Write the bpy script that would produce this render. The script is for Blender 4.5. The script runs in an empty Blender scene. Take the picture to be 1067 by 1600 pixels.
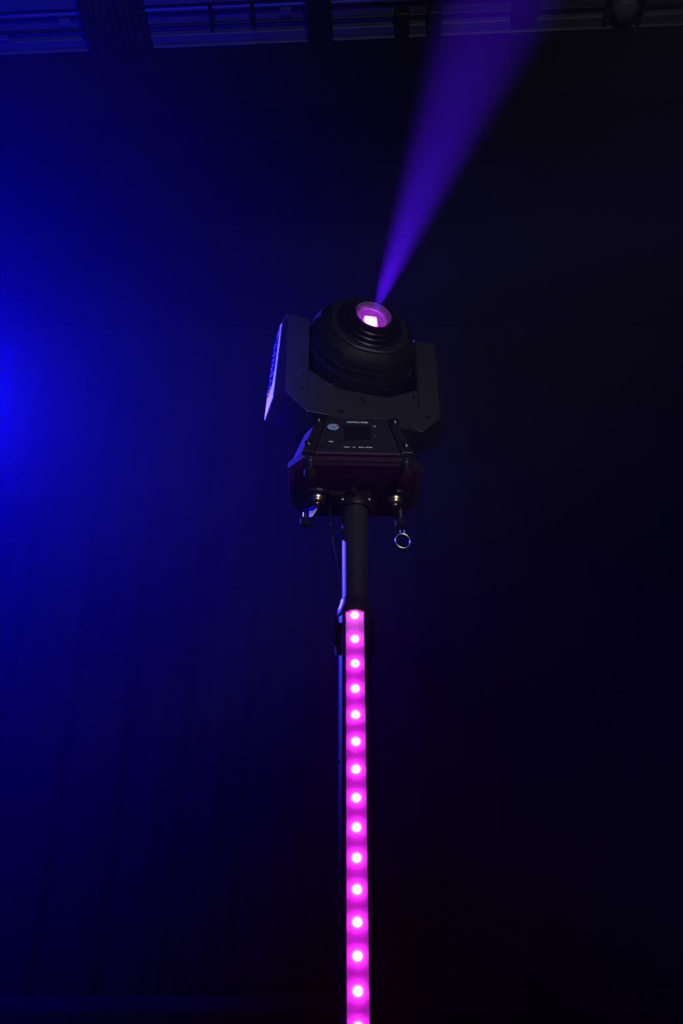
import bpy, bmesh, math, random
from math import sin, cos, pi, radians as R
from mathutils import Vector as V, Matrix as M
random.seed(7)
SC = bpy.context.scene
COL = SC.collection
H = 0.5                                   # camera height above the floor; heights below are "above the camera" + H

# ------------------------------------------------------------------ camera
cam = bpy.data.cameras.new('camera')
cam.sensor_fit = 'VERTICAL'; cam.sensor_height = 36.0
cam.lens = 36.0 * 1500.0 / 1600.0
cam.clip_start = 0.02
co = bpy.data.objects.new('camera', cam); COL.objects.link(co)
co.location = (0, 0, H); co.rotation_euler = (R(90 + 32.8), 0, 0)
SC.camera = co

# ------------------------------------------------------------------ exposure
vs = SC.view_settings
vs.view_transform = 'Standard'; vs.look = 'None'; vs.gamma = 1.0; vs.exposure = 0.0
vs.use_curve_mapping = False

# ------------------------------------------------------------------ world: dark hall full of thin stage haze
w = bpy.data.worlds.new('world'); SC.world = w; w.use_nodes = True
nt = w.node_tree; nt.nodes.clear()
wo = nt.nodes.new('ShaderNodeOutputWorld')
bg = nt.nodes.new('ShaderNodeBackground'); bg.inputs[0].default_value = (0, 0, 0, 1); bg.inputs[1].default_value = 0
nt.links.new(bg.outputs[0], wo.inputs['Surface'])
hz = nt.nodes.new('ShaderNodeVolumeScatter')
hz.inputs['Color'].default_value = (1, 1, 1, 1)
hz.inputs['Density'].default_value = 0.006
hz.inputs['Anisotropy'].default_value = 0.0
nt.links.new(hz.outputs[0], wo.inputs['Volume'])

# ------------------------------------------------------------------ lights
def lamp(name, kind, loc, target, power, color, **kw):
    l = bpy.data.lights.new(name, kind); l.energy = power; l.color = color
    for k, v in kw.items(): setattr(l, k, v)
    o = bpy.data.objects.new(name, l); COL.objects.link(o)
    o.location = loc
    o.rotation_euler = (V(target) - V(loc)).to_track_quat('-Z', 'Y').to_euler()
    return o
# blue wash light just left of the frame, turned up and away towards the left of the stage: its cone lights the haze
lamp('blue_wash_light', 'SPOT', (-0.419, 0.773, 0.647 + H), (-5.85, 7.78, 5.98 + H), 3450, (0.0012, 0.0008, 1.0),
     spot_size=1.825, spot_blend=1.0, shadow_soft_size=0.03)
# blue back light from the rail side, behind and left of the totem
lamp('blue_back_light', 'SPOT', (-2.75, 4.35, 3.70 + H), (0.0, 1.7, 1.22 + H), 4300, (0.05, 0.032, 1.0),
     spot_size=R(17), spot_blend=0.6, shadow_soft_size=0.06)
# low front light on the fixture from the photographer's side
lamp('front_spot', 'SPOT', (0.85, -0.9, 0.25 + H), (0.03, 1.7, 1.27 + H), 150, (1.0, 0.97, 0.95),
     spot_size=R(20), spot_blend=0.9, shadow_soft_size=0.05)
# dim house light far behind the photographer, thrown up at the overhead rail
lamp('house_light', 'SPOT', (0.6, -3.2, 0.9 + H), (0.35, 2.65, 4.5 + H), 230, (0.88, 0.90, 1.0), spot_size=R(46), spot_blend=0.6, shadow_soft_size=0.1)

# ------------------------------------------------------------------ materials
def mat(name, col, rough=0.5, metal=0.0, bump=0.0, bscale=400.0, spec=0.5, var=0.0, emit=None, estr=0.0, coat=0.0):
    m = bpy.data.materials.new(name); m.use_nodes = True
    n = m.node_tree; b = n.nodes['Principled BSDF']
    b.inputs['Base Color'].default_value = (*col, 1)
    b.inputs['Roughness'].default_value = rough
    b.inputs['Metallic'].default_value = metal
    b.inputs['Specular IOR Level'].default_value = spec
    b.inputs['Coat Weight'].default_value = coat
    if emit:
        b.inputs['Emission Color'].default_value = (*emit, 1); b.inputs['Emission Strength'].default_value = estr
    tc = n.nodes.new('ShaderNodeTexCoord')
    if bump or var:
        nz = n.nodes.new('ShaderNodeTexNoise'); nz.inputs['Scale'].default_value = bscale; nz.inputs['Detail'].default_value = 3
        n.links.new(tc.outputs['Object'], nz.inputs['Vector'])
    if bump:
        bp = n.nodes.new('ShaderNodeBump'); bp.inputs['Strength'].default_value = bump; bp.inputs['Distance'].default_value = 0.001
        n.links.new(nz.outputs['Fac'], bp.inputs['Height']); n.links.new(bp.outputs[0], b.inputs['Normal'])
    if var:
        n2 = n.nodes.new('ShaderNodeTexNoise'); n2.inputs['Scale'].default_value = bscale * 0.08; n2.inputs['Detail'].default_value = 5
        n.links.new(tc.outputs['Object'], n2.inputs['Vector'])
        mx = n.nodes.new('ShaderNodeMix'); mx.data_type = 'RGBA'
        mx.inputs[6].default_value = (*[c * (1 - var) for c in col], 1); mx.inputs[7].default_value = (*[min(1, c * (1 + var)) for c in col], 1)
        n.links.new(n2.outputs['Fac'], mx.inputs[0]); n.links.new(mx.outputs[2], b.inputs['Base Color'])
    return m
MT = dict(
    shell=mat('textured_black_shell', (0.008, 0.008, 0.0095), 0.46, bump=0.25, bscale=900, var=0.25, spec=0.35),
    cover=mat('grey_black_cover', (0.012, 0.012, 0.0145), 0.5, bump=0.25, bscale=900, var=0.2, spec=0.35),
    head=mat('matt_black_head', (0.004, 0.004, 0.005), 0.55, bump=0.2, bscale=900, spec=0.16),
    satin=mat('satin_black_ring', (0.003, 0.003, 0.004), 0.34, bump=0.12, bscale=900, spec=0.35),
    collar=mat('smoked_collar', (0.10, 0.08, 0.14), 0.25, 0.3),
    panel=mat('matt_panel', (0.011, 0.011, 0.0145), 0.5, bump=0.1, bscale=1200, spec=0.3),
    black=mat('black_plastic', (0.004, 0.004, 0.005), 0.45, bump=0.1, bscale=700, spec=0.2),
    gloss=mat('gloss_black', (0.006, 0.006, 0.008), 0.12, coat=0.5),
    rubber=mat('black_rubber', (0.005, 0.005, 0.005), 0.8, bump=0.2, bscale=600, spec=0.12),
    chrome=mat('chrome', (0.72, 0.72, 0.74), 0.14, 1.0, bump=0.05, bscale=500),
    steel=mat('dark_zinc', (0.30, 0.31, 0.33), 0.32, 1.0, bump=0.1, bscale=500),
    brass=mat('yellow_zinc', (0.80, 0.55, 0.22), 0.25, 1.0, bump=0.1, bscale=500),
    white=mat('lit_white', (0.80, 0.80, 0.80), 0.45, bump=0.05, bscale=300),  # white puts the blue back light's brightness into the colour of these faces
    ink=mat('emblem_ink', (0.015, 0.012, 0.05), 0.5),
    print_=mat('white_print', (0.90, 0.90, 0.90), 0.6),
    ring=mat('brushed_ring', (0.75, 0.72, 0.66), 0.40, 1.0),
    badge=mat('pale_blue_badge', (0.22, 0.38, 0.60), 0.4),
    red=mat('red_print', (0.75, 0.03, 0.03), 0.5),
    tube=mat('black_anodised', (0.014, 0.014, 0.016), 0.42, bump=0.15, bscale=900),
    pole=mat('powder_coated_pole', (0.012, 0.013, 0.016), 0.45, bump=0.35, bscale=800, spec=0.35),
    strip=mat('grey_led_board', (0.50, 0.50, 0.52), 0.6, bump=0.05, bscale=500),
    rail=mat('dusty_grey_rail', (0.035, 0.035, 0.035), 0.6, var=0.35, bscale=60, bump=0.1),
    pipe=mat('aluminium_pipe', (0.060, 0.060, 0.063), 0.5, 0.2, var=0.2, bscale=60),
    cloth=mat('black_velvet', (0.0045, 0.0045, 0.005), 0.9, bump=0.3, bscale=300, var=0.4, spec=0.2),
    wall=mat('black_wall', (0.005, 0.005, 0.0055), 0.9, var=0.3, bscale=30, spec=0.1),
    floor=mat('black_floor', (0.006, 0.006, 0.0065), 0.7, var=0.3, bscale=30, spec=0.2),
    led=mat('led_lens', (0.9, 0.9, 0.9), 0.4, emit=(1.0, 0.021, 1.0), estr=225),
    chip=mat('led_engine', (0.9, 0.9, 0.9), 0.4, emit=(0.8, 0.06, 1.0), estr=45),
    reflector=mat('lens_well', (0.12, 0.11, 0.16), 0.35, 0.4),
)
def glass():
    m = bpy.data.materials.new('lens_glass'); m.use_nodes = True
    b = m.node_tree.nodes['Principled BSDF']
    b.inputs['Base Color'].default_value = (1, 1, 1, 1); b.inputs['Roughness'].default_value = 0.0
    b.inputs['Transmission Weight'].default_value = 1.0; b.inputs['IOR'].default_value = 1.2
    return m
MT['glass'] = glass()

# ------------------------------------------------------------------ mesh helpers
I4 = M.Identity(4)
class MB:
    """collects shapes into one mesh"""
    def __init__(s): s.b = bmesh.new()
    def loft(s, rings, caps=True, close=True, m=I4):
        vs = [[s.b.verts.new(m @ V(p)) for p in r] for r in rings]
        n = len(rings[0])
        for a, c in zip(vs, vs[1:]):
            for i in range(n if close else n - 1):
                j = (i + 1) % n
                s.b.faces.new((a[i], a[j], c[j], c[i]))
        if caps:
            s.b.faces.new(list(reversed(vs[0]))); s.b.faces.new(vs[-1])
        return s
    def prism(s, poly, y0, y1, m=I4, ax='y', inset=0.0):
        f = {'y': lambda p, t: (p[0], t, p[1]), 'x': lambda p, t: (t, p[0], p[1]), 'z': lambda p, t: (p[0], p[1], t)}[ax]
        return s.loft([[f(p, y0) for p in poly], [f(p, y1) for p in poly]], m=m)
    def box(s, c, d, m=I4, bev=0.0):
        x, y, z = (k / 2 for k in d)
        if bev:
            q = min(bev, x * .9, z * .9)
            poly = [(-x + q, -z), (x - q, -z), (x, -z + q), (x, z - q), (x - q, z), (-x + q, z), (-x, z - q), (-x, -z + q)]
            inn = [(a * (x - q) / x, b * (z - q) / z) for a, b in poly]
            rings = [[(p[0], -y, p[1]) for p in inn], [(p[0], -y + q, p[1]) for p in poly], [(p[0], y - q, p[1]) for p in poly], [(p[0], y, p[1]) for p in inn]]
            return s.loft(rings, m=m @ M.Translation(c))
        return s.prism([(-x, -z), (x, -z), (x, z), (-x, z)], -y, y, m @ M.Translation(c))
    def lathe(s, prof, m=I4, seg=32, caps=True):
        rings = [[(r * cos(2 * pi * i / seg), r * sin(2 * pi * i / seg), z) for i in range(seg)] for r, z in prof]
        return s.loft(rings, caps=caps, m=m)
    def cyl(s, p, q, r, r2=None, seg=16):
        p, q = V(p), V(q); d = q - p
        m = M.Translation(p) @ d.to_track_quat('Z', 'Y').to_matrix().to_4x4()
        return s.lathe([(r, 0), (r if r2 is None else r2, d.length)], m, seg)
    def tube(s, pts, r, seg=8, closed=False):
        pts = [V(p) for p in pts]; n = len(pts); rings = []
        for i in range(n):
            t = (pts[(i + 1) % n] - pts[i - 1]) if closed else (pts[min(i + 1, n - 1)] - pts[max(i - 1, 0)])
            t.normalize()
            a = t.orthogonal() if abs(t.z) > .95 else t.cross(V((0, 0, 1)))
            if i and rings_a.dot(a) < 0: a = -a
            a.normalize(); rings_a = a; b = t.cross(a)
            rings.append([pts[i] + r * (a * cos(2 * pi * k / seg) + b * sin(2 * pi * k / seg)) for k in range(seg)])
        if closed:
            return s.loft(rings + [rings[0]], caps=False)
        return s.loft(rings)
    def build(s, name, mt, parent=None, smooth=35, loc=None, bevel=0.0):
        b = s.b
        bmesh.ops.remove_doubles(b, verts=b.verts, dist=1e-6)
        bmesh.ops.recalc_face_normals(b, faces=b.faces)
        if bevel:
            es = [e for e in b.edges if len(e.link_faces) == 2 and e.calc_face_angle(0) > 0.5]
            bmesh.ops.bevel(b, geom=es, offset=bevel, segments=2, affect='EDGES', profile=0.6, clamp_overlap=True)
        me = bpy.data.meshes.new(name); b.to_mesh(me); b.free()
        for p in me.polygons: p.use_smooth = True
        me.set_sharp_from_angle(angle=R(smooth))
        me.materials.append(MT[mt])
        o = bpy.data.objects.new(name, me); COL.objects.link(o)
        if parent: o.parent = parent
        if loc: o.location = loc
        return o
def thing(name, loc, label, cat, group=None):
    o = bpy.data.objects.new(name, None); COL.objects.link(o); o.location = loc
    o.empty_display_size = 0.1
    o['label'] = label; o['category'] = cat
    if group: o['group'] = group
    return o
def struct(o, label=None):
    o['kind'] = 'structure'
    return o
def text(body, name, mt, size, m, parent, width=None):
    """flat printed lettering as a thin mesh; m places its centre, local XY = printing plane"""
    c = bpy.data.curves.new(name, 'FONT'); c.body = body; c.size = size
    c.align_x = 'CENTER'; c.align_y = 'CENTER'; c.extrude = 0.0002; c.resolution_u = 2
    c.offset = size * 0.015
    t = bpy.data.objects.new(name, c); COL.objects.link(t)
    dg = bpy.context.evaluated_depsgraph_get()
    me = bpy.data.meshes.new_from_object(t.evaluated_get(dg))
    bpy.data.objects.remove(t); bpy.data.curves.remove(c)
    if width:
        xs = [v.co.x for v in me.vertices]; k = width / (max(xs) - min(xs)); cx = (max(xs) + min(xs)) / 2
        for v in me.vertices: v.co.x = (v.co.x - cx) * k
    me.transform(m); me.name = name
    me.materials.clear(); me.materials.append(MT[mt])
    o = bpy.data.objects.new(name, me); COL.objects.link(o); o.parent = parent
    return o

# ------------------------------------------------------------------ the hall
def slab(name, c, d, mt): return struct(MB().box(c, d).build(name, mt))
slab('floor', (0, 1.25, -0.05), (10.2, 10.7, 0.1), 'floor')
slab('ceiling', (0, 1.25, 6.45), (10.2, 10.7, 0.1), 'wall')
slab('wall_left', (-5.05, 1.25, 3.2), (0.1, 10.7, 6.4), 'wall')
slab('wall_right', (5.05, 1.25, 3.2), (0.1, 10.7, 6.4), 'wall')
slab('wall_back', (0, 6.55, 3.2), (10.0, 0.1, 6.4), 'wall')
slab('wall_front', (0, -4.05, 3.2), (10.0, 0.1, 6.4), 'wall')
# raised stage at the back of the hall
st = thing('stage_platform', (0, 6.0, 0), 'black raised stage platform below the hem of the black curtain', 'stage')
MB().box((0, 0, 1.045), (9.9, 0.98, 0.08)).build('deck', 'floor', st)
MB().box((0, -0.44, 0.5025), (9.9, 0.04, 1.005)).build('front_skirt', 'wall', st)

# pleated curtain
def curtain():
    root = thing('stage_curtain', (0, 6.15, 1.085), 'black pleated velvet stage curtain hanging behind the totem', 'curtain')
    b = bmesh.new(); n, k = 700, 14; zt = 5.30
    ph = [random.uniform(0, 6.28) for _ in range(6)]
    grid = []
    for j in range(k + 1):
        row = []; t = j / k
        for i in range(n + 1):
            x = -4.85 + 9.7 * i / n
            flare = 1 - t
            xs = x + 0.10 * flare * sin(x * 1.7 + ph[0])
            y = (0.07 * sin(xs * 13 + 1.5 * sin(xs * 1.3 + ph[1]) + ph[2]) + 0.035 * sin(xs * 29 + ph[3] + flare) + 0.05 * sin(xs * 4.1 + ph[4])) * (0.5 + 0.5 * flare)
            row.append(b.verts.new((x, y, 0.02 * (0 if j else 1) + zt * t)))
        grid.append(row)
    for j in range(k):
        for i in range(n):
            b.faces.new((grid[j][i], grid[j][i + 1], grid[j + 1][i + 1], grid[j + 1][i]))
    mb = MB(); mb.b.free(); mb.b = b
    mb.build('drape', 'cloth', root, 60)
    MB().cyl((-4.9, 0.25, zt - 0.1), (4.9, 0.25, zt - 0.1), 0.03).build('curtain_pole', 'black', root)
curtain()

# ------------------------------------------------------------------ overhead rail
def overhead():
    a = R(-2.6)
    root = thing('overhead_rail', (0, 2.70, 4.5 + H), 'long dusty grey lighting rail across the top under the ceiling', 'rail')
    root.rotation_euler = (0, 0, a)
    L = 9.0
    def strip(name, v0, v1, z0, z1, mt='rail'):
        return MB().box((0, -(v0 + v1) / 2, (z0 + z1) / 2), (L, v1 - v0, z1 - z0), bev=0.004).build(name, mt, root)
    strip('lower_lip', -0.004, 0.006, -0.012, 0.055)
    strip('bottom_flange', 0.0061, 0.050, 0.010, 0.055)
    strip('recessed_web', 0.0505, 0.129, 0.045, 0.075)
    strip('side_channel', 0.205, 0.42, 0.0, 0.06)
    strip('spine', 0.0, 0.42, 0.078, 0.20, 'black')
    MB().cyl((-L / 2, -0.170, 0.030), (L / 2, -0.170, 0.030), 0.014, seg=20).build('conduit_pipe', 'pipe', root)
    MB().cyl((-L / 2, -0.085, 0.034), (L / 2, -0.085, 0.034), 0.009, seg=14).build('cable_duct', 'black', root)
    # black clamps gripping the rail
    def clamp(u, wd, v0, v1, drop):
        m = MB().box((u, -(v0 + v1) / 2, -drop / 2 + 0.02), (wd, v1 - v0, drop + 0.04), bev=0.006)
        m.cyl((u, -v0 - 0.03, -drop), (u, -v0 - 0.03, -drop - 0.015), 0.012)
        return m.build('clamp', 'black', root)
    clamp(-0.10, 0.115, -0.01, 0.43, 0.05)
    clamp(0.295, 0.07, 0.0, 0.13, 0.03)
    clamp(0.45, 0.07, 0.0, 0.13, 0.03)
    clamp(0.88, 0.12, 0.08, 0.43, 0.04)
    for u, v in ((-1.66, 0.075), (-1.33, 0.145), (-0.26, 0.150)):
        MB().box((u, -v, 0.004), (0.055, 0.032, 0.003), bev=0.001).build('tag', 'pipe', root)
    for u in (-0.62, -0.42): MB().box((u, -0.135, 0.025), (0.018, 0.12, 0.05), bev=0.003).build('strap', 'black', root)
    for u in (-3.4, -1.9, 2.2, 3.6):
        MB().cyl((u, -0.2, 0.19), (u, -0.2, 6.4 - 4.5 - H), 0.012).build('drop_rod', 'steel', root)
    # cables taped in a bundle over the rail
    cb = thing('cable_bundle', (-1.07, 2.74, 4.5 + H), 'bundle of black cables hanging over the overhead rail, upper left', 'cable')
    for i in range(9):
        x = -0.14 + 0.034 * i + random.uniform(-.004, .004); q = 0.016
        y0 = 0.06 + random.uniform(-.01, .02)
        MB().tube([(x + .01, y0, 0.19), (x + .01, y0 - .01, 0.05), (x, y0 - 0.05, -0.035), (x - .01, -0.12, -0.045), (x - .015, -0.26, -0.04), (x - .02, -0.39, -0.03), (x - .02, -0.44, 0.08)], q, 8).build('cable', 'rubber', cb)
    # small round lamp under the rail
    wl = thing('work_light', (1.345, 2.53, 4.5 + H), 'small round grey lamp under the right end of the overhead rail', 'lamp')
    MB().lathe([(0.058, 0.0), (0.062, -0.012), (0.060, -0.045), (0.045, -0.068), (0.02, -0.078), (0.001, -0.08)], seg=32).build('dome', 'pipe', wl)
    MB().box((-0.078, 0, -0.02), (0.022, 0.10, 0.05), bev=.004).box((0.078, 0, -0.02), (0.022, 0.10, 0.05), bev=.004).box((0, 0, 0.004), (0.178, 0.10, 0.008), bev=.003).build('bracket', 'black', wl)
    MB().box((0.01, 0.095, -0.012), (0.06, 0.012, 0.006), bev=.002).build('name_plate', 'pipe', wl)
overhead()

# ------------------------------------------------------------------ LED totem
def totem():
    X, Y = 0.0263, 1.70
    root = thing('light_totem', (X, Y, 0), 'black upright tube with a column of magenta LEDs carrying the moving head', 'light totem')
    ztop = 0.849 + H
    r = 0.0317; hw = 0.0180
    # extruded tube with a shallow channel on the front
    a0 = math.asin(hw / r)
    prof = [(r * sin(t), -r * cos(t)) for t in [a0 + (2 * pi - 2 * a0) * i / 44 for i in range(45)]]
    prof += [(-hw, -0.0230), (hw, -0.0230)]
    MB().prism(prof, 0.03, ztop, ax='z').build('tube', 'tube', root, 30)
    # thin trim ribs each side of the channel
    for s in (-1, 1):
        MB().box((s * 0.0240, -0.0217, (ztop + 0.03) / 2), (0.0022, 0.0030, ztop - 0.032), bev=0.0006).build('trim_rib', 'steel', root)
    strip = MB().box((-0.0006, -0.02385, (ztop + 0.06) / 2), (0.0359, 0.0016, ztop - 0.06)).build('led_strip', 'strip', root)
    strip['label'] = 'white circuit board glowing magenta'
    proto = None
    z = 0.8415 + H
    while z > 0.10:
        if proto is None:
            proto = MB().lathe([(0.0074 * cos(t), 0.0048 * sin(t)) for t in [pi / 2 * i / 6 for i in range(6)]] + [(0.0003, 0.0048)],
                               M.Rotation(R(90), 4, 'X'), 20).build('led', 'led', root)
            o = proto
        else:
            o = proto.copy(); COL.objects.link(o); o.parent = root
        o.location = (-0.0006, -0.0246, z)
        z -= 0.05055
    # flared collar and pole
    MB().lathe([(0.0317, ztop - 0.001), (0.0340, ztop + 0.001), (0.0346, ztop + 0.008), (0.0342, ztop + 0.013), (0.0295, ztop + 0.027), (0.0290, ztop + 0.034)], seg=40).build('collar', 'tube', root)
    pz = 1.0968 + H
    MB().lathe([(0.0270, ztop + 0.030), (0.0270, pz)], M.Translation((0.0020, 0, 0)), 40).build('pole', 'pole', root)
    # snap latch round the tube
    lz0, lz1 = 0.770 + H, 0.836 + H
    def latch(s):
        p = [(s * 0.0312, lz0 + .006), (s * 0.0360, lz0), (s * 0.0400, lz0 + 0.013), (s * 0.0405, lz1 - 0.003), (s * 0.0385, lz1), (s * 0.0312, lz1 - .002)]
        MB().prism(p, -0.018, 0.016).build('latch', 'rubber', root)
    latch(-1); latch(1)
    for x, zz in ((-0.0322, 0.56), (0.0322, 0.575)):
        MB().cyl((x * 0.94, -0.006, zz + H), (x * 1.06, -0.006, zz + H), 0.003, seg=10).build('screw', 'steel', root)
    # foot
    MB().box((0, 0, 0.006), (0.45, 0.45, 0.012), bev=.003).build('floor_plate', 'tube', root)
    MB().lathe([(0.06, 0.011), (0.06, 0.02), (0.036, 0.06), (0.0345, 0.09)], seg=32, caps=False).build('socket', 'tube', root)
totem()

# ------------------------------------------------------------------ moving head
BV = 1.143 + H                                  # underside of the base
O = V((0.0275, 1.70, BV))
root = thing('moving_head_light', O, 'black moving head spotlight on the totem throwing a violet beam up to the right', 'stage light')
FB = M.Rotation(R(2.0), 4, 'Z')                                                  # base frame
AX = 0.369                                                                       # tilt axis above the underside
YAW, TILT = R(16.0), R(6.0)
FY = M.Translation((0.0035, 0.0, AX)) @ M.Rotation(YAW, 4, 'Z')                  # yoke frame, origin on the tilt axis
c_, s_ = cos(TILT), sin(TILT)
FH = FY @ M(((1, 0, 0, 0), (0, s_, -c_, 0), (0, c_, s_, 0), (0, 0, 0, 1)))        # head frame, +Z along the beam

def oct_ring(wf, wm, yf, ym0, ym1, yb, z, wb=None):
    wb = wf if wb is None else wb
    return [(-wf, -yf, z), (wf, -yf, z), (wm, -ym0, z), (wm, ym1, z), (wb, yb, z), (-wb, yb, z), (-wm, ym1, z), (-wm, -ym0, z)]
def base():
    b = MB().loft([oct_ring(.104, .137, .1190, .080, .050, .090, 0.0), oct_ring(.108, .1415, .1195, .080, .053, .094, .005),
                   oct_ring(.108, .1415, .1195, .080, .053, .094, .018), oct_ring(.0985, .131, .1190, .075, .050, .088, .034),
                   oct_ring(.078, .108, .112, .064, .046, .082, .106), oct_ring(.070, .10, .104, .058, .043, .076, .112)], m=FB)
    bo = b.build('base', 'shell', root, 25)
    # sloping plane of the control panel: origin at bottom centre
    wv = V((0, .015, .088)).normalized(); P0 = V((0.0005, -.1292, .0226)); nv = V((1, 0, 0)).cross(wv)
    PF = FB @ M(((1, wv.x, nv.x, P0.x), (0, wv.y, nv.y, P0.y), (0, wv.z, nv.z, P0.z), (0, 0, 0, 1)))   # X right, Y up the slope, Z outwards
    pn = MB().loft([[(-.0872, -.0155, -.003), (.0872, -.0155, -.003), (.0632, .088, -.003), (-.0632, .088, -.003)],
                    [(-.0872, -.0155, .0012), (.0872, -.0155, .0012), (.0632, .088, .0012), (-.0632, .088, .0012)],
                    [(-.0858, -.0145, .0022), (.0858, -.0145, .0022), (.0622, .087, .0022), (-.0622, .087, .0022)]], m=PF).build('control_panel', 'panel', root, 20)
    MB().box((0.0, .0915, -.001), (.124, .004, .008), PF, bev=.0008).build('panel_ledge', 'cover', root)
    def t(s, u, v, wd, size): text(s, 'lettering', 'print_', size, PF @ M.Translation((u, v, .0026)), pn, wd)
    t('CONTROL PANEL', .0012, .0764, .0445, .0058)
    t('MIC', -.0537, .0165, .0088, .0046)
    t('MENU', -.0220, .0012, .0112, .0036); t('UP', -.0071, .0014, .0056, .0036)
    t('DOWN', .0080, .0013, .0118, .0036); t('ENTER', .0232, .0016, .0135, .0036)
    t('IR', .0368, .0652, .0052, .0040)
    # display with a recessed bezel
    d = MB(); d.box((.0005, .0436, .0024), (.0550, .0480, .0016), PF @ M.Identity(4), bev=.0006); d.build('display_bezel', 'black', pn)
    MB().box((.0005, .0436, .0034), (.0500, .0430, .0008), PF).build('display', 'gloss', pn)
    # badge
    el = lambda a, b_, n=28: [(a * cos(2 * pi * i / n), b_ * sin(2 * pi * i / n)) for i in range(n)]
    bf = PF @ M.Translation((-.0494, .0606, 0))
    MB().prism(el(.0120, .0088), .0020, .0032, bf, 'z').build('badge', 'badge', pn)['label'] = 'pale blue oval badge'
    bm = MB()
    for x, y, a, b_ in ((-.0055, .0018, .0022, .0012), (-.0008, .0030, .0018, .0010), (.0025, -.0003, .0016, .0018), (-.004, -.0022, .0026, .0008), (.0015, -.0042, .0040, .0008)):
        bm.prism(el(a, b_, 10), .0031, .0035, bf @ M.Translation((x, y, 0)), 'z')
    bm.build('badge_mark', 'ink', pn)
    MB().prism(el(.0026, .0030, 12), .0031, .0036, bf @ M.Translation((.0080, .0012, 0)), 'z').build('badge_dot', 'red', pn)
    MB().prism(el(.0011, .0011, 10), .0020, .0034, PF @ M.Translation((.0377, .0543, 0)), 'z').build('sensor', 'steel', pn)
    MB().prism([(-.0016, -.0010), (.0006, -.0016), (.0020, .0022), (.0002, .0006)], .0020, .0032, PF @ M.Translation((.0364, .0341, 0)), 'z').build('red_mark', 'red', pn)
    for u in (-.0725, .0725): MB().lathe([(.003, .0015), (.003, .0030), (.0018, .0036)], PF @ M.Translation((u, -.001, 0)), 12).build('panel_screw', 'black', pn)
    # four corner brackets with deep bolt seats
    for s in (-1, 1):
        q = lambda u: u * s
        br = MB().loft([[(q(.0885), -.0145, -.006), (q(.1140), -.0105, -.012), (q(.0840), .087, -.012), (q(.0650), .089, -.006)],
                        [(q(.0885), -.0145, .0035), (q(.1120), -.0115, .0020), (q(.0830), .087, .0020), (q(.0650), .089, .0035)],
                        [(q(.0900), -.0130, .0048), (q(.1100), -.0095, .0034), (q(.0820), .085, .0034), (q(.0660), .087, .0048)]], m=PF).build('corner_bracket', 'shell', root, 20)
        for u, v in ((.0795, .0790), (.0995, .0085)):
            mm = PF @ M.Translation((q(u), v, .0032))
            MB().lathe([(.0092, -.001), (.0092, .0030), (.0080, .0042), (.0062, .0042), (.0058, .0008)], mm, 24).build('bolt_seat', 'black', br)
            MB().lathe([(.0040, .0006), (.0040, .0030), (.0026, .0040), (.0010, .0030)], mm, 12).build('bolt', 'steel', br)
    # underside plate and feet
    MB().loft([oct_ring(.092, .124, .106, .074, .046, .080, -.003), oct_ring(.096, .128, .110, .076, .048, .084, .001)], m=FB).build('bottom_plate', 'black', root, 20)
    for x, y in ((-.0950, -.118), (.1000, -.118), (-.103, .066), (.1035, .066)):
        f = MB().lathe([(.0085, .004), (.0085, -.004), (.0066, -.006), (.0066, -.021), (.0085, -.023), (.0085, -.0255)], FB @ M.Translation((x, y, 0)), 20).build('foot', 'steel', root)
        MB().lathe([(.0085, -.0255), (.0125, -.027), (.0120, -.040), (.0095, -.043)], FB @ M.Translation((x, y, 0)), 20).build('rubber_tip', 'rubber', f)
    # side grip recesses
    for s in (-1, 1):
        MB().box((s * .1405, 0, .050), (.012, .085, .020), FB @ M.Translation((-s * .018, 0, 0)), bev=.004).build('side_handle', 'black', root)
    # quarter turn locks carrying the mounting plate
    for x, nm in ((-.0795, 'l'), (.0863, 'r')):
        m = FB @ M.Translation((x, .003, 0))
        lk = MB().lathe([(.030, -.002), (.031, -.007), (.029, -.011), (.020, -.013), (.019, -.016)], m, 32).build('quarter_turn_lock', 'black', root)
        MB().lathe([(.0175, -.013), (.0190, -.016), (.0175, -.019), (.0150, -.020), (.0140, -.015)], m, 32, caps=False).build('brass_ring', 'brass', lk)
        MB().lathe([(.0145, -.0185), (.0155, -.021), (.0140, -.0235), (.0120, -.022)], m, 32, caps=False).build('brass_ring', 'brass', lk)
        MB().lathe([(.0095, -.010), (.0095, -.022), (.0090, -.0255), (.0075, -.0290), (.0050, -.0315), (.0020, -.0325), (.0005, -.0326)], m, 20).build('lock_pin', 'brass', lk)
        MB().prism([(.0 + a * .021 * cos(t), a * .021 * sin(t) * .42) for a, t in [(1, 2 * pi * i / 20) for i in range(20)]], -.028, -.022, m @ M.Rotation(R(30 if x < 0 else -24), 4, 'Z'), 'z').build('thumb_wing', 'black', lk)
    # tab under the left lock, white and cut like the lit patch of the bracket
    tb = M.Translation((-.0870, .036, -.0215)) @ M.Rotation(R(-52), 4, 'Z')
    MB().prism([(-.016, .012), (.020, .012), (.012, -.003), (-.004, -.014), (-.012, -.013)], -.001, .001, FB @ tb).build('lit_tab', 'white', root)['label'] = 'tab coloured white for the lit patch on the bracket'
    # mounting plate, spigot block and bolt
    MB().box((-.012, .006, -.014), (.088, .062, .012), FB, bev=.003).build('mounting_plate', 'black', root)
    MB().lathe([(.0365, -.020), (.0372, -.024), (.0372, -.043), (.0355, -.046), (.0272, -.046)], M.Translation((.0008, 0, 0)), 40).build('spigot_socket', 'black', root)
    MB().lathe([(.0035, 0), (.0035, .016), (.0060, .0165), (.0065, .026), (.0045, .028)], M.Translation((-.002, -.036, -.030)) @ M.Rotation(R(90), 4, 'X'), 16).build('clamp_knob', 'black', root)
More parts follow.
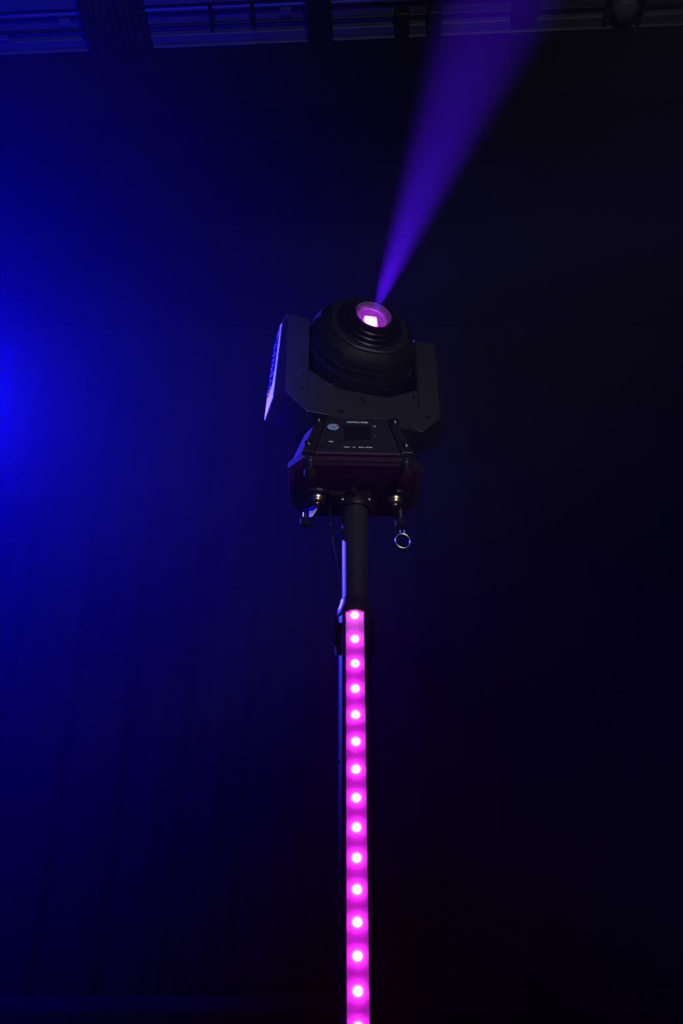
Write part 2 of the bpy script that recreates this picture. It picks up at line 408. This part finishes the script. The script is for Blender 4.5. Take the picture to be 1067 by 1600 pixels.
    for x in (-.026, .030): MB().lathe([(.004, 0), (.004, .006), (.002, .007)], M.Translation((x, -.026, -.034)) @ M.Rotation(R(90), 4, 'X'), 10).build('grub_screw', 'steel', root)
    # top turntable under the yoke
    MB().lathe([(.056, .108), (.058, .112), (.058, .122), (.050, .128), (.050, .152)], M.Translation((.0035, 0, 0)), 48).build('turntable', 'black', root)
base()

ZB = -0.2220                                      # bottom of the yoke below the axis
def yoke():
    b = MB()
    # arms: side profile with a rounded top and a rounded back
    def prof(i):                                  # (y, z) clockwise
        f, k, zb, zt = -.062 + i, .052 - i, -.180 - i * .4, .053 - i
        pts = [(f, zb), (f, zt - .006), (f + .006, zt)]
        for n in range(0, 9):
            t = pi / 2 * n / 8
            pts.append((-.012 + (k + .012) * sin(t), zt - .085 + .085 * cos(t)))
        pts.append((k, zb))
        return pts
    for s in (-1, 1):
        full, ins = prof(0), prof(.014)
        b.loft([[(s * .128, y, z) for y, z in full], [(s * .178, y, z) for y, z in full],
                [(s * (.1880 - .055 * z), y, z) for y, z in ins]], m=FY)
    # crossbar with chamfered lower corners
    cb = [(-.178, -.179), (-.130, ZB), (.130, ZB), (.178, -.179), (.178, -.140), (.128, -.104), (.0566, -.143), (-.0566, -.143), (-.128, -.104), (-.178, -.140)]
    b.prism(cb, -.0615, .0515, FY)
    yo = b.build('yoke', 'shell', root, 25)
    # proud cover plates
    def plate(poly, th=.0032):
        inn = []
        cx = sum(p[0] for p in poly) / len(poly); cz = sum(p[1] for p in poly) / len(poly)
        for x, z in poly:
            d = V((cx - x, cz - z)).normalized() * .0014; inn.append((x + d.x, z + d.y))
        return MB().loft([[(x, -.0600, z) for x, z in poly], [(x, -.062 - th + .001, z) for x, z in poly], [(x, -.062 - th, z) for x, z in inn]], m=FY)
    covers = []
    for poly, scr in (([(-.1775, -.176), (-.129, ZB - .001), (-.078, ZB - .001), (-.1265, -.1670), (-.1265, .046), (-.1775, .046)],
                       [(-.1385, .031, .0022), (-.137, -.127, .0022), (-.141, -.166, .0022)]),
                      ([(.1780, -.176), (.136, ZB - .001), (.123, ZB - .001), (.102, -.204), (.1300, -.160), (.1300, .046), (.1780, .046)],
                       [(.1425, .037, .0024), (.1475, -.180, .0030)])):
        pl = plate(poly).build('arm_cover', 'cover', root, 20); covers.append(pl)
        for x, z, r in scr:
            if r:
                MB().lathe([(r * 1.7, 0), (r * 1.7, .0012), (r, .0016)], FY @ M.Translation((x, -.0645, z)) @ M.Rotation(R(90), 4, 'X'), 14).build('screw_seat', 'black', pl)
                MB().lathe([(r * .7, 0), (r * .7, .0022), (r * .35, .0027)], FY @ M.Translation((x, -.0650, z)) @ M.Rotation(R(90), 4, 'X'), 10).build('screw', 'chrome', pl)
    mid = plate([(-.1255, -.1685), (-.0770, ZB), (.100, ZB), (.1005, -.2055), (.1290, -.1615), (.1290, -.1055), (.0566, -.1445), (-.0566, -.1445), (-.1255, -.1065)], .0016).build('crossbar_cover', 'cover', root, 20)
    for x, z in ((-.051, -.206), (-.0015, -.162), (.119, -.128)):
        MB().lathe([(.0055, 0), (.0055, .0010), (.0045, .0022), (.0022, .0012)], FY @ M.Translation((x, -.0632, z)) @ M.Rotation(R(90), 4, 'X'), 14).build('screw', 'black', mid)
    # outer side panels; only the left is whitened, for the blue light on it
    for s in (-1, 1):
        pr = prof(.0155)
        sd = MB().loft([[(s * (.1876 - .055 * z), y, z) for y, z in pr], [(s * (.1896 - .055 * z), y, z) for y, z in pr]], m=FY)
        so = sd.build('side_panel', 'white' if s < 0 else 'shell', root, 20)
        if s < 0:
            so['label'] = 'side panel coloured pale for the light on it, with dark emblem along it'
            # looping dark outline emblem running up the panel
            e = MB()
            def stroke(pts, r=.0012):
                e.tube([FY @ V((-(.1899 - .055 * z), y, z)) for y, z in pts], r, 5)
            for k in range(7):
                z0 = -.112 + k * .021
                sh = .004 * sin(k * 1.9)
                stroke([(-.004 + sh + .020 * cos(t) , z0 + .0125 * sin(t) + .004 * cos(2 * t)) for t in [2 * pi * i / 18 for i in range(19)]])
                stroke([(-.004 + sh + .011 * cos(t), z0 + .0060 * sin(t)) for t in [2 * pi * i / 12 for i in range(11)]], .0010)
            stroke([(.028, -.118 + .010 * i) if i % 2 else (.024, -.118 + .010 * i) for i in range(16)])
            stroke([(-.030 + (.003 if i % 3 else 0), -.098 + .010 * i) for i in range(14)])
            stroke([(.030, -.125), (.020, -.132), (.008, -.128), (.016, -.118), (.028, -.112)])
            e.build('emblem', 'ink', so, 40)
yoke()

def head():
    # body: rounded octagon sections along the beam axis
    def sec(hx, hy, ch, z, n=5, bulge=.07):
        cs = [(hx, -hy + ch), (hx, hy - ch), (hx - ch, hy), (-hx + ch, hy), (-hx, hy - ch), (-hx, -hy + ch), (-hx + ch, -hy), (hx - ch, -hy)]
        pts = []
        for i in range(8):
            p, q = V(cs[i]), V(cs[(i + 1) % 8]); d = q - p; nrm = V((d.y, -d.x))
            for k in range(n):
                t = k / n; v = p + d * t + nrm * (bulge * 4 * t * (1 - t))
                pts.append((v.x, v.y, z))
        return pts
    B = .02
    b = MB().loft([sec(.082, .076, .046, -.148), sec(.098, .094, .052, -.140), sec(.103, .099, .054, -.112)], m=FH)
    b.build('rear_cap', 'head', root, 25)
    b = MB().loft([sec(.100, .096, .053, -.113), sec(.100, .096, .053, -.107)], m=FH); b.build('seam_ring', 'black', root, 25)
    b = MB().loft([sec(.104, .100, .054, -.108), sec(.112, .105, .056, -.090), sec(.117, .1060, .058, -.040), sec(.117, .1060, .058, .052), sec(.115, .1045, .058, .056),
                   sec(.115, .1045, .058, .060), sec(.113, .1030, .057, .080), sec(.104, .0965, .054, .100), sec(.0885, .0850, .049, .1135)], m=FH)
    body = b.build('head_body', 'head', root, 25)
    for z, k in ((.047, .118), (.072, .1148)):
        MB().loft([sec(k, k - .0108, .058, z), sec(k + .0008, k - .0098, .058, z + .001), sec(k + .0002, k - .0106, .058, z + .003)], caps=False, m=FH).build('seam_ring', 'shell', root, 25)
    # front bezel with stepped rings
    b = MB().loft([sec(.0870, .0840, .049, .1125), sec(.0880, .0848, .049, .1150), sec(.0870, .0838, .049, .1185), sec(.0840, .0810, .047, .1205)], m=FH)
    b.build('front_bezel', 'shell', root, 25)
    MB().lathe([(.0770, .119), (.0770, .1235), (.0755, .1250), (.0700, .1250), (.0690, .121)], FH, 64, caps=False).build('bezel_ring', 'satin', root, 30)
    MB().lathe([(.0670, .119), (.0670, .1305), (.0655, .1320), (.0610, .1320), (.0600, .127)], FH, 64, caps=False).build('bezel_ring', 'satin', root, 30)
    MB().lathe([(.0580, .119), (.0580, .1385), (.0565, .1400), (.0520, .1400), (.0510, .134)], FH, 64, caps=False).build('bezel_ring', 'satin', root, 30)
    hood = MB().lathe([(.0490, .119), (.0490, .146), (.0470, .150), (.0425, .150), (.0415, .1485)], FH, 64, caps=False).build('lens_hood', 'black', root, 30)
    MB().lathe([(.0416, .1490), (.0400, .1455), (.0385, .1450), (.0350, .1395), (.0342, .1360), (.0342, .1300)], FH, 64, caps=False).build('lens_collar', 'collar', root, 30)
    kn = MB()
    for i in range(48):                                            # knurled grip round the hood
        a = 2 * pi * i / 48
        kn.box((0, 0, .140), (.0016, .0030, .012), FH @ M.Rotation(a, 4, 'Z') @ M.Translation((0, .0492, 0)))
    kn.build('knurling', 'black', hood)['kind'] = 'stuff'
    # lens well, light engine and glass
    MB().lathe([(.0343, .138), (.0330, .133), (.0290, .128), (.0220, .1245)], FH, 48, caps=False).build('lens_well', 'reflector', root, 60)
    MB().lathe([(.0225, .1250), (.0100, .1240), (.0005, .1240)], FH, 32).build('lens_floor', 'reflector', root, 60)
    MB().box((0, 0, .1275), (.027, .027, .006), FH @ M.Rotation(R(4), 4, 'Z'), bev=.002).build('light_engine', 'chip', root)
    g = [(.0341 * k, .1365 + .0045 * (1 - k * k)) for k in (1, .85, .7, .5, .3, .12, .004)]
    gb = [(.0341 * k, .1350) for k in (.004, .3, .7, 1)]
    MB().lathe(gb + g, FH, 48).build('front_lens', 'glass', root, 60)
    # screws and a vent line on the belly
    for x, z in ((-.060, .020), (.060, .030)):
        MB().lathe([(.004, 0), (.004, .002), (.002, .003)], FH @ M.Translation((x, -.1070, z)) @ M.Rotation(R(90), 4, 'X'), 10).build('belly_screw', 'steel', body)
    # pivot hubs between head and arms
    for s in (-1, 1):
        MB().lathe([(.042, 0), (.042, .012), (.036, .016)], FY @ M.Translation((s * .114, 0, 0)) @ M.Rotation(R(90 * s), 4, 'Y'), 32).build('pivot_hub', 'black', root)
    # tilt lock lever seen in the gap under the head
    MB().box((.095, -.020, -.108), (.004, .010, .024), FY, bev=.001).build('tilt_lock', 'chrome', root)
    # projector beam: a lamp in front of the glass
    lamp('beam_lamp', 'SPOT', O + (FH @ V((0, 0, .1425))), O + (FH @ V((0, 0, 1.5))), 8000, (0.085, 0.003, 1.0),
         spot_size=R(18.5), spot_blend=0.85, shadow_soft_size=0.015)
head()

# thin power cable from the base down behind the pole
pc = thing('power_cable', (-0.004, 1.72, 1.12 + H), 'thin black power cable running down beside the upper pole', 'cable')
MB().tube([(-.022, .01, .020), (-.020, .005, -.02), (-.012, .0, -.08), (-.006, -.002, -.12), (.004, .012, -.16), (.018, .020, -.24)], .0028, 8).build('cable', 'rubber', pc)

# ring hanging under the right of the base
def ring():
    c = V((0.1335, 1.79, 1.079 + H))
    rt = thing('hanging_ring', c, 'thin chrome ring on a swivel hanging under the right of the moving head', 'ring')
    m = M.Rotation(R(14), 4, 'Z') @ M.Rotation(R(18), 4, 'Y')
    pts = [m @ V((.0165 * cos(t), 0, .0180 * sin(t))) for t in [2 * pi * i / 40 for i in range(40)]]
    MB().tube(pts, .0012, 8, closed=True).build('ring', 'ring', rt)
    e = MB(); e.tube([V((.0045 * cos(t), .0, .0245 + .0065 * sin(t))) for t in [2 * pi * i / 16 for i in range(16)]], .0011, 6, closed=True); e.build('eye', 'ring', rt)
    MB().cyl((0, 0, .030), (0, 0, .042), .0022, .0016, 10).build('swivel', 'ring', rt)
    MB().tube([(0, 0, .040), (0, -.001, .052), (-.001, -.002, .064)], .0009, 6).build('cord', 'rubber', rt)
ring()
